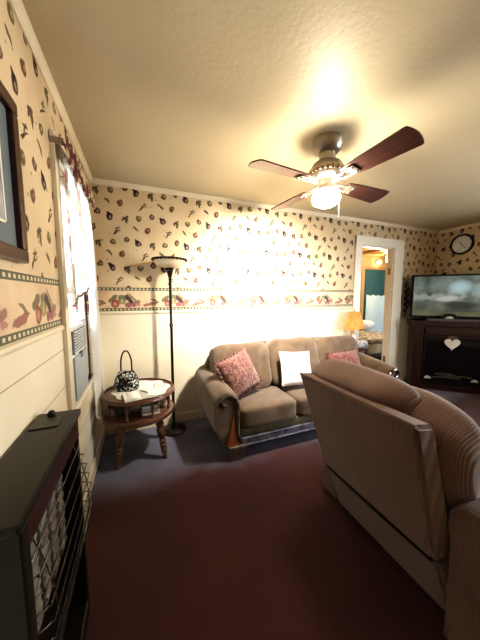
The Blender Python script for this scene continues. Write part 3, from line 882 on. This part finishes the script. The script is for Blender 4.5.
np_ = root('folded_blanket', 'grey and white patterned throw heaped beside the doorway behind the sofa arm', 'blanket', (2.93, 2.62, .68))
obj('cloth', puff((2.95, 2.645, .724), (.15, .13, .09), 3, wob=.03, seed=9), mat('grey_white_print', (.66, .66, .66), (.12, .14, .15), 28, .8, detail=4), np_)

# ================================================================== RECLINER
rc = root('recliner', 'brown corduroy recliner armchair seen from behind in the right foreground', 'armchair', (1.55, .88, 0))
def quadbox(pts_back, pts_front, bev=.02):
    """hexahedron from 4 rear corner points and 4 front ones"""
    b = bmesh.new(); A = [b.verts.new(p) for p in pts_back]; B = [b.verts.new(p) for p in pts_front]
    b.faces.new(A); b.faces.new(B[::-1])
    for i in range(4): b.faces.new((A[i], B[i], B[(i + 1) % 4], A[(i + 1) % 4]))
    bmesh.ops.subdivide_edges(b, edges=b.edges[:], cuts=6, use_grid_fill=True)
    return b
# outer back panel, reclined
b = quadbox([(1.075, .555, .33), (1.075, 1.215, .33), (.935, 1.315, .925), (.955, .585, .925)],
            [(1.19, .535, .33), (1.19, 1.235, .33), (1.035, 1.325, .915), (1.055, .575, .915)])
for v in b.verts:   # slight belly in the middle of the panel
    yy = (v.co.y - .9) / .36; zz = (v.co.z - .63) / .3
    if v.co.x < 1.12: v.co.x -= .018 * max(0, 1 - yy * yy) * max(0, 1 - zz * zz)
bmesh.ops.bevel(b, geom=[e for e in b.edges if len(e.link_faces) == 2 and e.calc_face_angle(0) > R(50)], offset=.016, segments=3, affect='EDGES')
bp = obj('back_panel', b, M_corduroy, rc)
# welt along the top edge
obj('piping', tube([(.947 , 1.31, .920), (.94, 1.1, .927), (.947, .85, .927), (.960, .59, .920)], .008, 8), M_corduroy, bp)
# inner back: lower pillow and head roll
Mr = Matrix.Rotation(R(-16), 4, 'Y')
obj('back_cushion', puff((1.25, .885, .69), (.34, .76, .54), 3.4, Mr, 16, .012, 2), M_corduroy, rc)
Mr = Matrix.Rotation(R(-16), 4, 'Y')
obj('head_cushion', puff((1.13, 1.04, .915), (.25, .66, .18), 3.0, Mr, 16, .010, 5), M_corduroy, rc)
# base, seat, arms
b = quadbox([(1.19, .52, .035), (1.19, 1.20, .035), (1.085, 1.19, .335), (1.085, .55, .335)],
            [(1.86, .52, .035), (1.86, 1.20, .035), (1.86, 1.19, .30), (1.86, .52, .30)])
bmesh.ops.bevel(b, geom=[e for e in b.edges if len(e.link_faces) == 2 and e.calc_face_angle(0) > R(50)], offset=.015, segments=2, affect='EDGES')
obj('base', b, M_corduroy, rc)
obj('seat_cushion', puff((1.62, .875, .40), (.60, .62, .22), 5, None, 14, .008, 1, .02), M_corduroy, rc)
obj('footrest', puff((1.93, .875, .24), (.12, .60, .36), 6, None, 10, .006, 3), M_corduroy, rc)
for (y0, y1) in ((.335, .548), (1.205, 1.385)):
    yc = (y0 + y1) / 2
    prs = []
    xo = .0 if y0 < 1 else .09
    for x, k in ((1.11 + xo, .86), (1.125 + xo, .95), (1.16 + xo, 1), (1.4, 1), (1.65, 1), (1.88, 1), (1.92, .95), (1.94, .82)):
        ring = []
        hw = (y1 - y0) / 2 * k
        top = .60 - .0 * (x - 1.15)
        for yy, zz in ((-.85, .03), (.85, .03), (.86, .25), (.88, .44), (1.0, .50), (1.0, .56), (.75, .60), (.35, .62), (0, .625), (-.35, .62), (-.75, .60), (-1.0, .56), (-1.0, .50), (-.88, .44), (-.86, .25)):
            ring.append((x, yc + yy * hw, .03 + (zz - .03) * (.95 + .05 * k)))
        prs.append(ring)
    obj('armrest', loft(prs), M_corduroy, rc)
for x in (1.50, 1.80):
    for y in (.40, 1.33): obj('foot', lathe([(.022, 0), (.026, .02), (.024, .035)], x, y, 14), M_black, rc)
# black tube standing in for the shadow line in the recline seam
obj('seam_shadow_tube', tube([(1.088, .57, .325), (1.085, .87, .322), (1.088, 1.19, .325)], .009, 8), M_black, rc)

# ================================================================== TV CONSOLE WITH FIREPLACE
FLx, FLy = 3.885, 2.525
dirx, diry = .743, -.669            # along the front, away to the right
nx_, ny_ = -.669, -.743             # front normal, towards the room
ang = math.atan2(diry, dirx)
W = 1.0
con = root('fireplace_console', 'dark mahogany corner media console with black electric fireplace under the television', 'console', (FLx, FLy, 0), ang)
# local frame: x along the front (0..W), y into the cabinet
def foot_poly(e, y0, y1):
    return [(-e, y0), (W + e, y0), (W + e, .035), (.835, .262), (.835, y1), (-e, y1)] if y1 <= .262 else [(-e, y0), (W + e, y0), (W + e, .035), (.835, .262), (-e, .262)]
obj('plinth', prism(foot_poly(.02, -.03, .27), 0, .065, 'xy', bev=.006), M_darkwood, con, False, True)
obj('cabinet', prism(foot_poly(0, .03, .27), .06, .975, 'xy', bev=.003), M_darkwoodz, con, False, True)
tp = prism(foot_poly(.040, -.055, .27), 1.015, 1.045, 'xy', bev=.006); prism(foot_poly(.025, -.035, .27), .975, 1.017, 'xy', bm=tp, bev=.006)
obj('top', tp, M_darkwood, con, False, True)
for x in (.0, W - .13):
    pb_ = box(x, x + .13, -.01, .05, .065, .975, .004)
    for z0, z1, e in ((.065, .14, .012), (.825, .845, .010), (.945, .975, .014), (.76, .775, .008)):
        box(x - e * .6, x + .13 + e * .6, -.01 - e, .05, z0, z1, .003, bm=pb_)
    box(x + .025, x + .105, -.016, .0, .17, .74, .004, bm=pb_)
    obj('pilaster', pb_, M_darkwoodz, con, False, True)
dr = box(.145, W - .145, -.006, .04, .835, .965, .006); box(.165, W - .165, -.013, 0, .86, .94, .004, bm=dr)
obj('drawer_front', dr, M_darkwood, con, False, True)
obj('mantel_ledge', box(.13, W - .13, -.03, .04, .80, .828, .006), M_darkwood, con, False, True)
fbx = root
ff = box(.14, .17, -.006, .04, .10, .80, .003); box(W - .17, W - .14, -.006, .04, .10, .80, .003, bm=ff); box(.17, W - .17, -.006, .04, .75, .80, .003, bm=ff); box(.17, W - .17, -.006, .04, .10, .165, .003, bm=ff)
fi = obj('fireplace_surround', ff, M_black, con, False, True)
gm = obj('glass_front', box(.17, W - .17, .006, .012, .165, .75), M_blackgloss, con, False, True)
lg = bmesh.new()
for x0, x1, z in ((.25, .62, .19), (.35, .75, .215), (.30, .55, .24)):
    tube([(x0, .002, z), ((x0 + x1) / 2, -.002, z + .012), (x1, .002, z + .004)], .016, 8, bm=lg)
obj('ember_logs', lg, mat('charred_log', (.05, .045, .04), (.12, .10, .09), 20, .9), con, True, True)
# half-round white pieces at fireplace feet
def half_disc(cx, z, r, y):
    pts = [(cx + r * math.cos(R(a)), z + r * math.sin(R(a))) for a in range(0, 181, 15)]
    return prism(pts, y - .006, y, 'xz')
for cx in (.215, .785):
    obj('white_half_disc', half_disc(cx, .165, .045, -.008), mat('white_metal', (.62, .62, .60), None, 4, .4), con, False, True)
M_loc = worldm(con)
def loc(x, y, z): return M_loc @ Vector((x, y, z))
# heart ornament hanging from the drawer
hp0 = loc(.475, -.035, .80)
ht = root('heart_ornament', 'white heart ornament with a bow hanging on the console front', 'ornament', hp0, ang)
pts = []
for k in range(40):
    a = 2 * PI * k / 40
    pts.append((.0060 * 16 * math.sin(a) ** 3, -.080 + .0060 * (13 * math.cos(a) - 5 * math.cos(2 * a) - 2 * math.cos(3 * a) - math.cos(4 * a))))
obj('heart', prism(pts, -.012, 0, 'xz', bev=.004), mat('white_enamel', (.86, .84, .82), (.80, .78, .76), 5, .4), ht, False, True)
obj('hanger', tube([(-.03, -.006, -.02), (0, -.004, .05), (.03, -.006, -.02)], .003, 6), M_nickel, ht, True, True)
bw = bmesh.new()
for s in (-1, 1):
    tube(spline([(0, -.012, .008), (s * .025, -.016, .030), (s * .048, -.014, .014), (s * .025, -.012, -.002)], 5, True), .006, 6, True, bm=bw)
obj('bow', bw, mat('grey_ribbon', (.30, .26, .24), None, 5, .6), ht, True, True)

# television
tvo = loc(-.04, .09, 1.045)
TV = root('television', 'large flat television with black bezel standing on the corner console', 'television', tvo, ang)
tw, tz0, tz1 = 1.0, .035, .69
bz = bmesh.new(); e = .022
for x0, x1, z0, z1 in ((0, tw, tz0, tz0 + e * 1.8), (0, tw, tz1 - e, tz1), (0, e, tz0 + e, tz1 - e), (tw - e, tw, tz0 + e, tz1 - e)):
    box(x0, x1, -.02, .02, z0, z1, .003, bm=bz)
obj('bezel', bz, M_blackgloss, TV, False, True)
obj('housing', box(.01, tw - .01, -.005, .05, tz0 + .01, tz1 - .01, .01), M_black, TV, False, True)
# room reflections painted on the screen as a glowing, blurry grey-green picture
m, nt, b_, out = new_mat('tv_painted_reflections')
vec, x, y, z = coords(nt)
n1 = noise_n(nt, 3.2, 4, vec); n2 = noise_n(nt, 7.5, 3, vec)
c = mixc(nt, z.ramp(.15, .55), (.16, .17, .13), (.20, .24, .22))
c = mixc(nt, n1.ramp(.42, .62), c, (.06, .075, .06))
hz_ = (z - .36).absv().ramp(.09, .02)
c = mixc(nt, hz_ * n2.ramp(.45, .55) * .8, c, (.34, .36, .33))
c = mixc(nt, ell(x, z, .60, .50, .12, .09, 15, .9) * .6, c, (.55, .72, .76))
c = mixc(nt, ell(x, z, .90, .46, .14, .10, 5, .9) * .5, c, (.45, .58, .60))
c = mixc(nt, ell(x, z, .45, .33, .13, .04, 5, .5) * .7, c, (.50, .52, .48))
c = mixc(nt, ell(x, z, .62, .24, .20, .05, 0, .6) * .7, c, (.03, .035, .03))
c = mixc(nt, z.lt(.14) * .5, c, (.18, .15, .08))
nt.links.new(c, b_.inputs['Emission Color']); b_.inputs['Emission Strength'].default_value = .36
b_.inputs['Base Color'].default_value = (.01, .01, .01, 1); b_.inputs['Roughness'].default_value = .15
obj('screen', box(e, tw - e, -.014, -.008, tz0 + e * 1.8, tz1 - e), m, TV, False, True)
sn = box(tw / 2 - .03, tw / 2 + .03, -.01, .03, .02, .09, .004)
obj('stand_neck', sn, M_black, TV, False, True)
obj('stand_base', box(tw / 2 - .22, tw / 2 + .22, -.05, .08, 0, .02, .006), M_blackgloss, TV, False, True)
# sound bar
sbp = loc(.14, -.02, 1.045)
sbr = root('sound_bar', 'long low dark grey sound bar on the console below the television', 'sound bar', sbp, ang)
obj('body', box(0, .78, -.025, .025, 0, .042, .008), mat('dark_grille', (.07, .07, .08), None, 60, .5), sbr, False, True)
obj('grille', box(.03, .75, -.033, -.029, .006, .036, .001), mat('grille_grey', (.16, .16, .18), None, 80, .5), sbr, False, True)
# black arched ornament with a white dome in front of TV
orp = loc(.34, -.05, 1.127)
orp = loc(.42, -.02, 1.088)
orn = root('arched_ornament', 'black arched ornament with a white dome centre standing on the sound bar', 'ornament', orp, ang)
pts = [(.10 * math.cos(R(a)), .075 * math.sin(R(a))) for a in range(0, 181, 12)] + [(.06 * -math.cos(R(a)), .035 * math.sin(R(a))) for a in range(0, 181, 20)]
obj('arch', prism(pts, -.02, .01, 'xz'), M_black, orn, False, True)
obj('dome', lathe([(.050, 0), (.048, .015), (.038, .028), (.018, .036), (.004, .038)], 0, -.005, 20), mat('white_dome', (.75, .76, .76), None, 5, .4), orn, True, True)
# little figurines on TV's top
for i, (xx, hh) in enumerate(((.40, .03), (.71, .045))):
    q = loc(xx - .04, .105, 1.045 + .691)
    fg = root('figurine', ['tiny dark bird figurine perched on top of the television near its middle', 'small pale figurine perched on top of the television at the right'][i], 'figurine', q, ang)
    mm = [M_black, mat('pale_green_china', (.40, .46, .36), None, 20, .4)][i]
    obj('body', puff((0, 0, hh * .45), (hh * 1.9, .03, hh * .9), 2.4, None, 6, .002), mm, fg, True, True)
    obj('head', puff((hh * .8, 0, hh * .95), (hh * .6, .022, hh * .55), 2.2, None, 6, .001), mm, fg, True, True)

# clock on right wall
ck = root('wall_clock', 'round white-faced wall clock with black rim above the television', 'clock', (XR, 2.405, 2.22))
Mc = Matrix.Translation((XR, 2.405, 2.22)) @ Matrix.Rotation(-PI / 2, 4, 'Y')
def rim_l():
    return lathe([(.128, 0), (.156, 0), (.158, .015), (.150, .033), (.138, .036), (.129, .028), (.128, .0)], 0, 0, 48, M=Mc, cap=False)
obj('rim', rim_l(), M_blackgloss, ck)
obj('face', lathe([(.130, .006), (.130, .014)], 0, 0, 48, M=Mc), mat('clock_face', (.78, .77, .74), None, 5, .5), ck, False)
M_marks = mat('marks_grey', (.18, .17, .16), None, 5, .5)
for k in range(12):
    a = k * PI / 6
    obj('hour_mark', box(-.0025, .0025, .098, .117, .014, .016, M=Mc @ Matrix.Rotation(a, 4, 'Z')), M_marks, ck, False)
obj('hour_hand', box(-.004, .004, -.012, .060, .017, .019, M=Mc @ Matrix.Rotation(R(-52), 4, 'Z')), M_black, ck, False)
obj('minute_hand', box(-.003, .003, -.015, .090, .019, .021, M=Mc @ Matrix.Rotation(R(128), 4, 'Z')), M_black, ck, False)

# metal leaf wall ornament between door casing and TV
wo = root('wall_ornament', 'dark metal leaf wall ornament between the doorway and the television', 'wall decoration', (3.97, YB, 1.40))
obj('backing', box(3.90, 4.03, YB - .012, YB - .001, 1.06, 1.70, .003), mat('grey_backing', (.44, .43, .40), (.34, .33, .31), 10, .6), wo, False)
lf = bmesh.new()
tube([(3.965, YB - .02, 1.10), (3.975, YB - .025, 1.40), (3.96, YB - .02, 1.66)], .005, 6, bm=lf)
for k in range(9):
    z = 1.18 + k * .05; s = 1 if k % 2 else -1
    q = bmesh.new(); bmesh.ops.create_uvsphere(q, u_segments=10, v_segments=6, radius=1)
    q.transform(Matrix.Translation((3.968 + s * .035, YB - .03, z)) @ Matrix.Rotation(s * .7, 4, 'Y') @ Matrix.Diagonal((.016, .006, .038, 1)))
    add(lf, q)
obj('leaves', lf, M_black, wo)

# ================================================================== CEILING FAN
fx, fy = 1.262, 1.497
fan = root('ceiling_fan', 'four-blade ceiling fan with mahogany blades, nickel motor and lit glass bowl', 'ceiling fan', (fx, fy, ZC))
obj('canopy', lathe([(.060, 2.415), (.085, 2.43), (.100, 2.465), (.105, ZC)], fx, fy, 36), M_nickel, fan)
obj('downrod', lathe([(.048, 2.35), (.055, 2.38), (.052, 2.42)], fx, fy, 28), M_nickel, fan)
mh = lathe([(.06, 2.235), (.095, 2.242), (.118, 2.262), (.123, 2.285), (.118, 2.31), (.095, 2.345), (.05, 2.36)], fx, fy, 40)
mo = obj('motor_housing', mh, M_nickel, fan)
vb_ = bmesh.new()
for k in range(24):
    a = k * 2 * PI / 24
    box(.108, .127, -.006, .006, 2.268, 2.298, .002, M=Matrix.Translation((fx, fy, 0)) @ Matrix.Rotation(a, 4, 'Z'), bm=vb_)
obj('vent_ribs', vb_, mat('brass_rib', (.55, .45, .32), None, 6, .3, 1), mo, False)
obj('switch_housing', lathe([(.055, 2.155), (.062, 2.17), (.05, 2.20), (.062, 2.237)], fx, fy, 28), M_nickel, fan)
def blade_mat():
    m, nt, b, out = new_mat('fan_blade_wood')
    tc = nt.nodes.new('ShaderNodeTexCoord'); mp = nt.nodes.new('ShaderNodeMapping'); nt.links.new(tc.outputs['Object'], mp.inputs[0])
    mp.inputs['Scale'].default_value = (2, 26, 10)
    f = noise_n(nt, 2.5, 5, mp.outputs[0], .6).ramp(.3, .7)
    nt.links.new(mixc(nt, f, (.055, .022, .019), (.12, .052, .045)), b.inputs['Base Color'])
    b.inputs['Roughness'].default_value = .30; b.inputs['Coat Weight'].default_value = .15
    return m
M_blade = blade_mat()
BZ = 2.222
for k in range(4):
    a = R(4.7) + k * PI / 2
    Mb = Matrix.Translation((fx, fy, BZ)) @ Matrix.Rotation(a, 4, 'Z')
    out_ = []
    L0, L1 = .19, .64
    sc_ = .61 / .642
    pr_ = [(L0, -.050), (.30, -.066), (.45, -.074), (.612, -.084), (.624, -.078), (.633, -.055), (.640, -.025), (.642, 0), (.640, .025), (.633, .055), (.624, .078), (.612, .084), (.45, .074), (.30, .066), (L0, .050)]
    bb2 = prism([(x * sc_, y) for x, y in pr_], -.004, .004, 'xy')
    pe = bpy.data.objects.new('blade', None)
    bb2.transform(Matrix.Rotation(R(-12), 4, 'X'))
    me = bpy.data.meshes.new('blade'); bmesh.ops.recalc_face_normals(bb2, faces=bb2.faces); bb2.to_mesh(me); bb2.free(); me.materials.append(M_blade)
    bpy.data.objects.remove(pe)
    bo = bpy.data.objects.new('blade', me); C.objects.link(bo); bo.parent = fan
    bo.matrix_basis = worldm(fan).inverted() @ Mb
    # iron
    ib = bmesh.new()
    tube(spline([(.085, 0, .0), (.13, .022, -.012), (.18, .028, -.012), (.235, .03, -.012)], 5), .008, 8, bm=ib)
    tube(spline([(.085, 0, .0), (.13, -.022, -.004), (.18, -.028, -.002), (.235, -.03, .0)], 5), .008, 8, bm=ib)
    box(.195, .255, -.04, .04, -.014, -.005, .004, bm=ib, M=Matrix.Rotation(R(-12), 4, 'X'))
    for yy in (-.022, .022):
        q = bmesh.new(); bmesh.ops.create_uvsphere(q, u_segments=8, v_segments=6, radius=.008, matrix=Matrix.Rotation(R(-12), 4, 'X') @ Matrix.Translation((.24, yy, -.015))); add(ib, q)
    obj('blade_iron', ib, M_nickel, bo, True, True)
M_bulb = emis('fan_bowl_glow', (1, .88, .70), 52)
obj('light_bowl', lathe([(.012, 2.055), (.050, 2.061), (.088, 2.082), (.100, 2.110), (.090, 2.138), (.055, 2.156)], fx, fy, 36), M_bulb, fan)
obj('pull_chain', tube([(fx + .05, fy - .03, 2.14), (fx + .093, fy - .03, 2.09), (fx + .095, fy - .03, 1.98)], .0015, 6), M_nickel, fan)

# ================================================================== LIGHT
w = bpy.data.worlds.new('World'); SC.world = w; w.use_nodes = True
nt = w.node_tree; bg = nt.nodes['Background']
sky = nt.nodes.new('ShaderNodeTexSky'); sky.sky_type = 'NISHITA'; sky.sun_disc = False; sky.sun_elevation = R(35)
nt.links.new(sky.outputs[0], bg.inputs[0]); bg.inputs[1].default_value = .18
def area(name, loc, rot, sx, sy, e, col):
    l = bpy.data.lights.new(name, 'AREA'); l.shape = 'RECTANGLE'; l.size = sx; l.size_y = sy; l.energy = e; l.color = col
    o = bpy.data.objects.new(name, l); C.objects.link(o); o.location = loc; o.rotation_euler = rot
    return o
area('window_daylight', (XL - .42, 2.07, 1.75), (0, R(-90), 0), .8, .7, 8, (.80, .90, 1.0))
area('side_window_daylight', (XR + .25, -.1, 1.5), (0, R(90), 0), 1.2, 1.5, 60, (.85, .92, 1.0))
l = bpy.data.lights.new('added_wall_spot', 'SPOT'); l.energy = 140; l.color = (1, .96, .90); l.spot_size = R(125); l.spot_blend = 1; l.shadow_soft_size = .05  # added spot without a fixture, brightens the back wall and sofa
o = bpy.data.objects.new('added_wall_spot', l); C.objects.link(o); o.location = (1.262, 1.63, 2.09)
o.rotation_euler = (Vector((1.35, YB, 1.25)) - Vector(o.location)).to_track_quat('-Z', 'Y').to_euler()
l = bpy.data.lights.new('next_room_lamp', 'POINT'); l.energy = 24; l.color = (1, .82, .58); l.shadow_soft_size = .1
o = bpy.data.objects.new('next_room_lamp', l); C.objects.link(o); o.location = (4.2, 3.6, 2.0)

# ================================================================== CAMERA
cam = bpy.data.cameras.new('camera'); co = bpy.data.objects.new('camera', cam); C.objects.link(co)
cam.sensor_fit = 'HORIZONTAL'; cam.sensor_width = 36; cam.lens = 248.7 / 480 * 36
cam.clip_start = .02
co.location = (0, 0, 1.42); co.rotation_euler = (R(90 - 5.55), 0, R(-21.8))
SC.camera = co
SC.view_settings.view_transform = 'Standard'
SC.view_settings.look = 'High Contrast'
SC.view_settings.exposure = 1.05
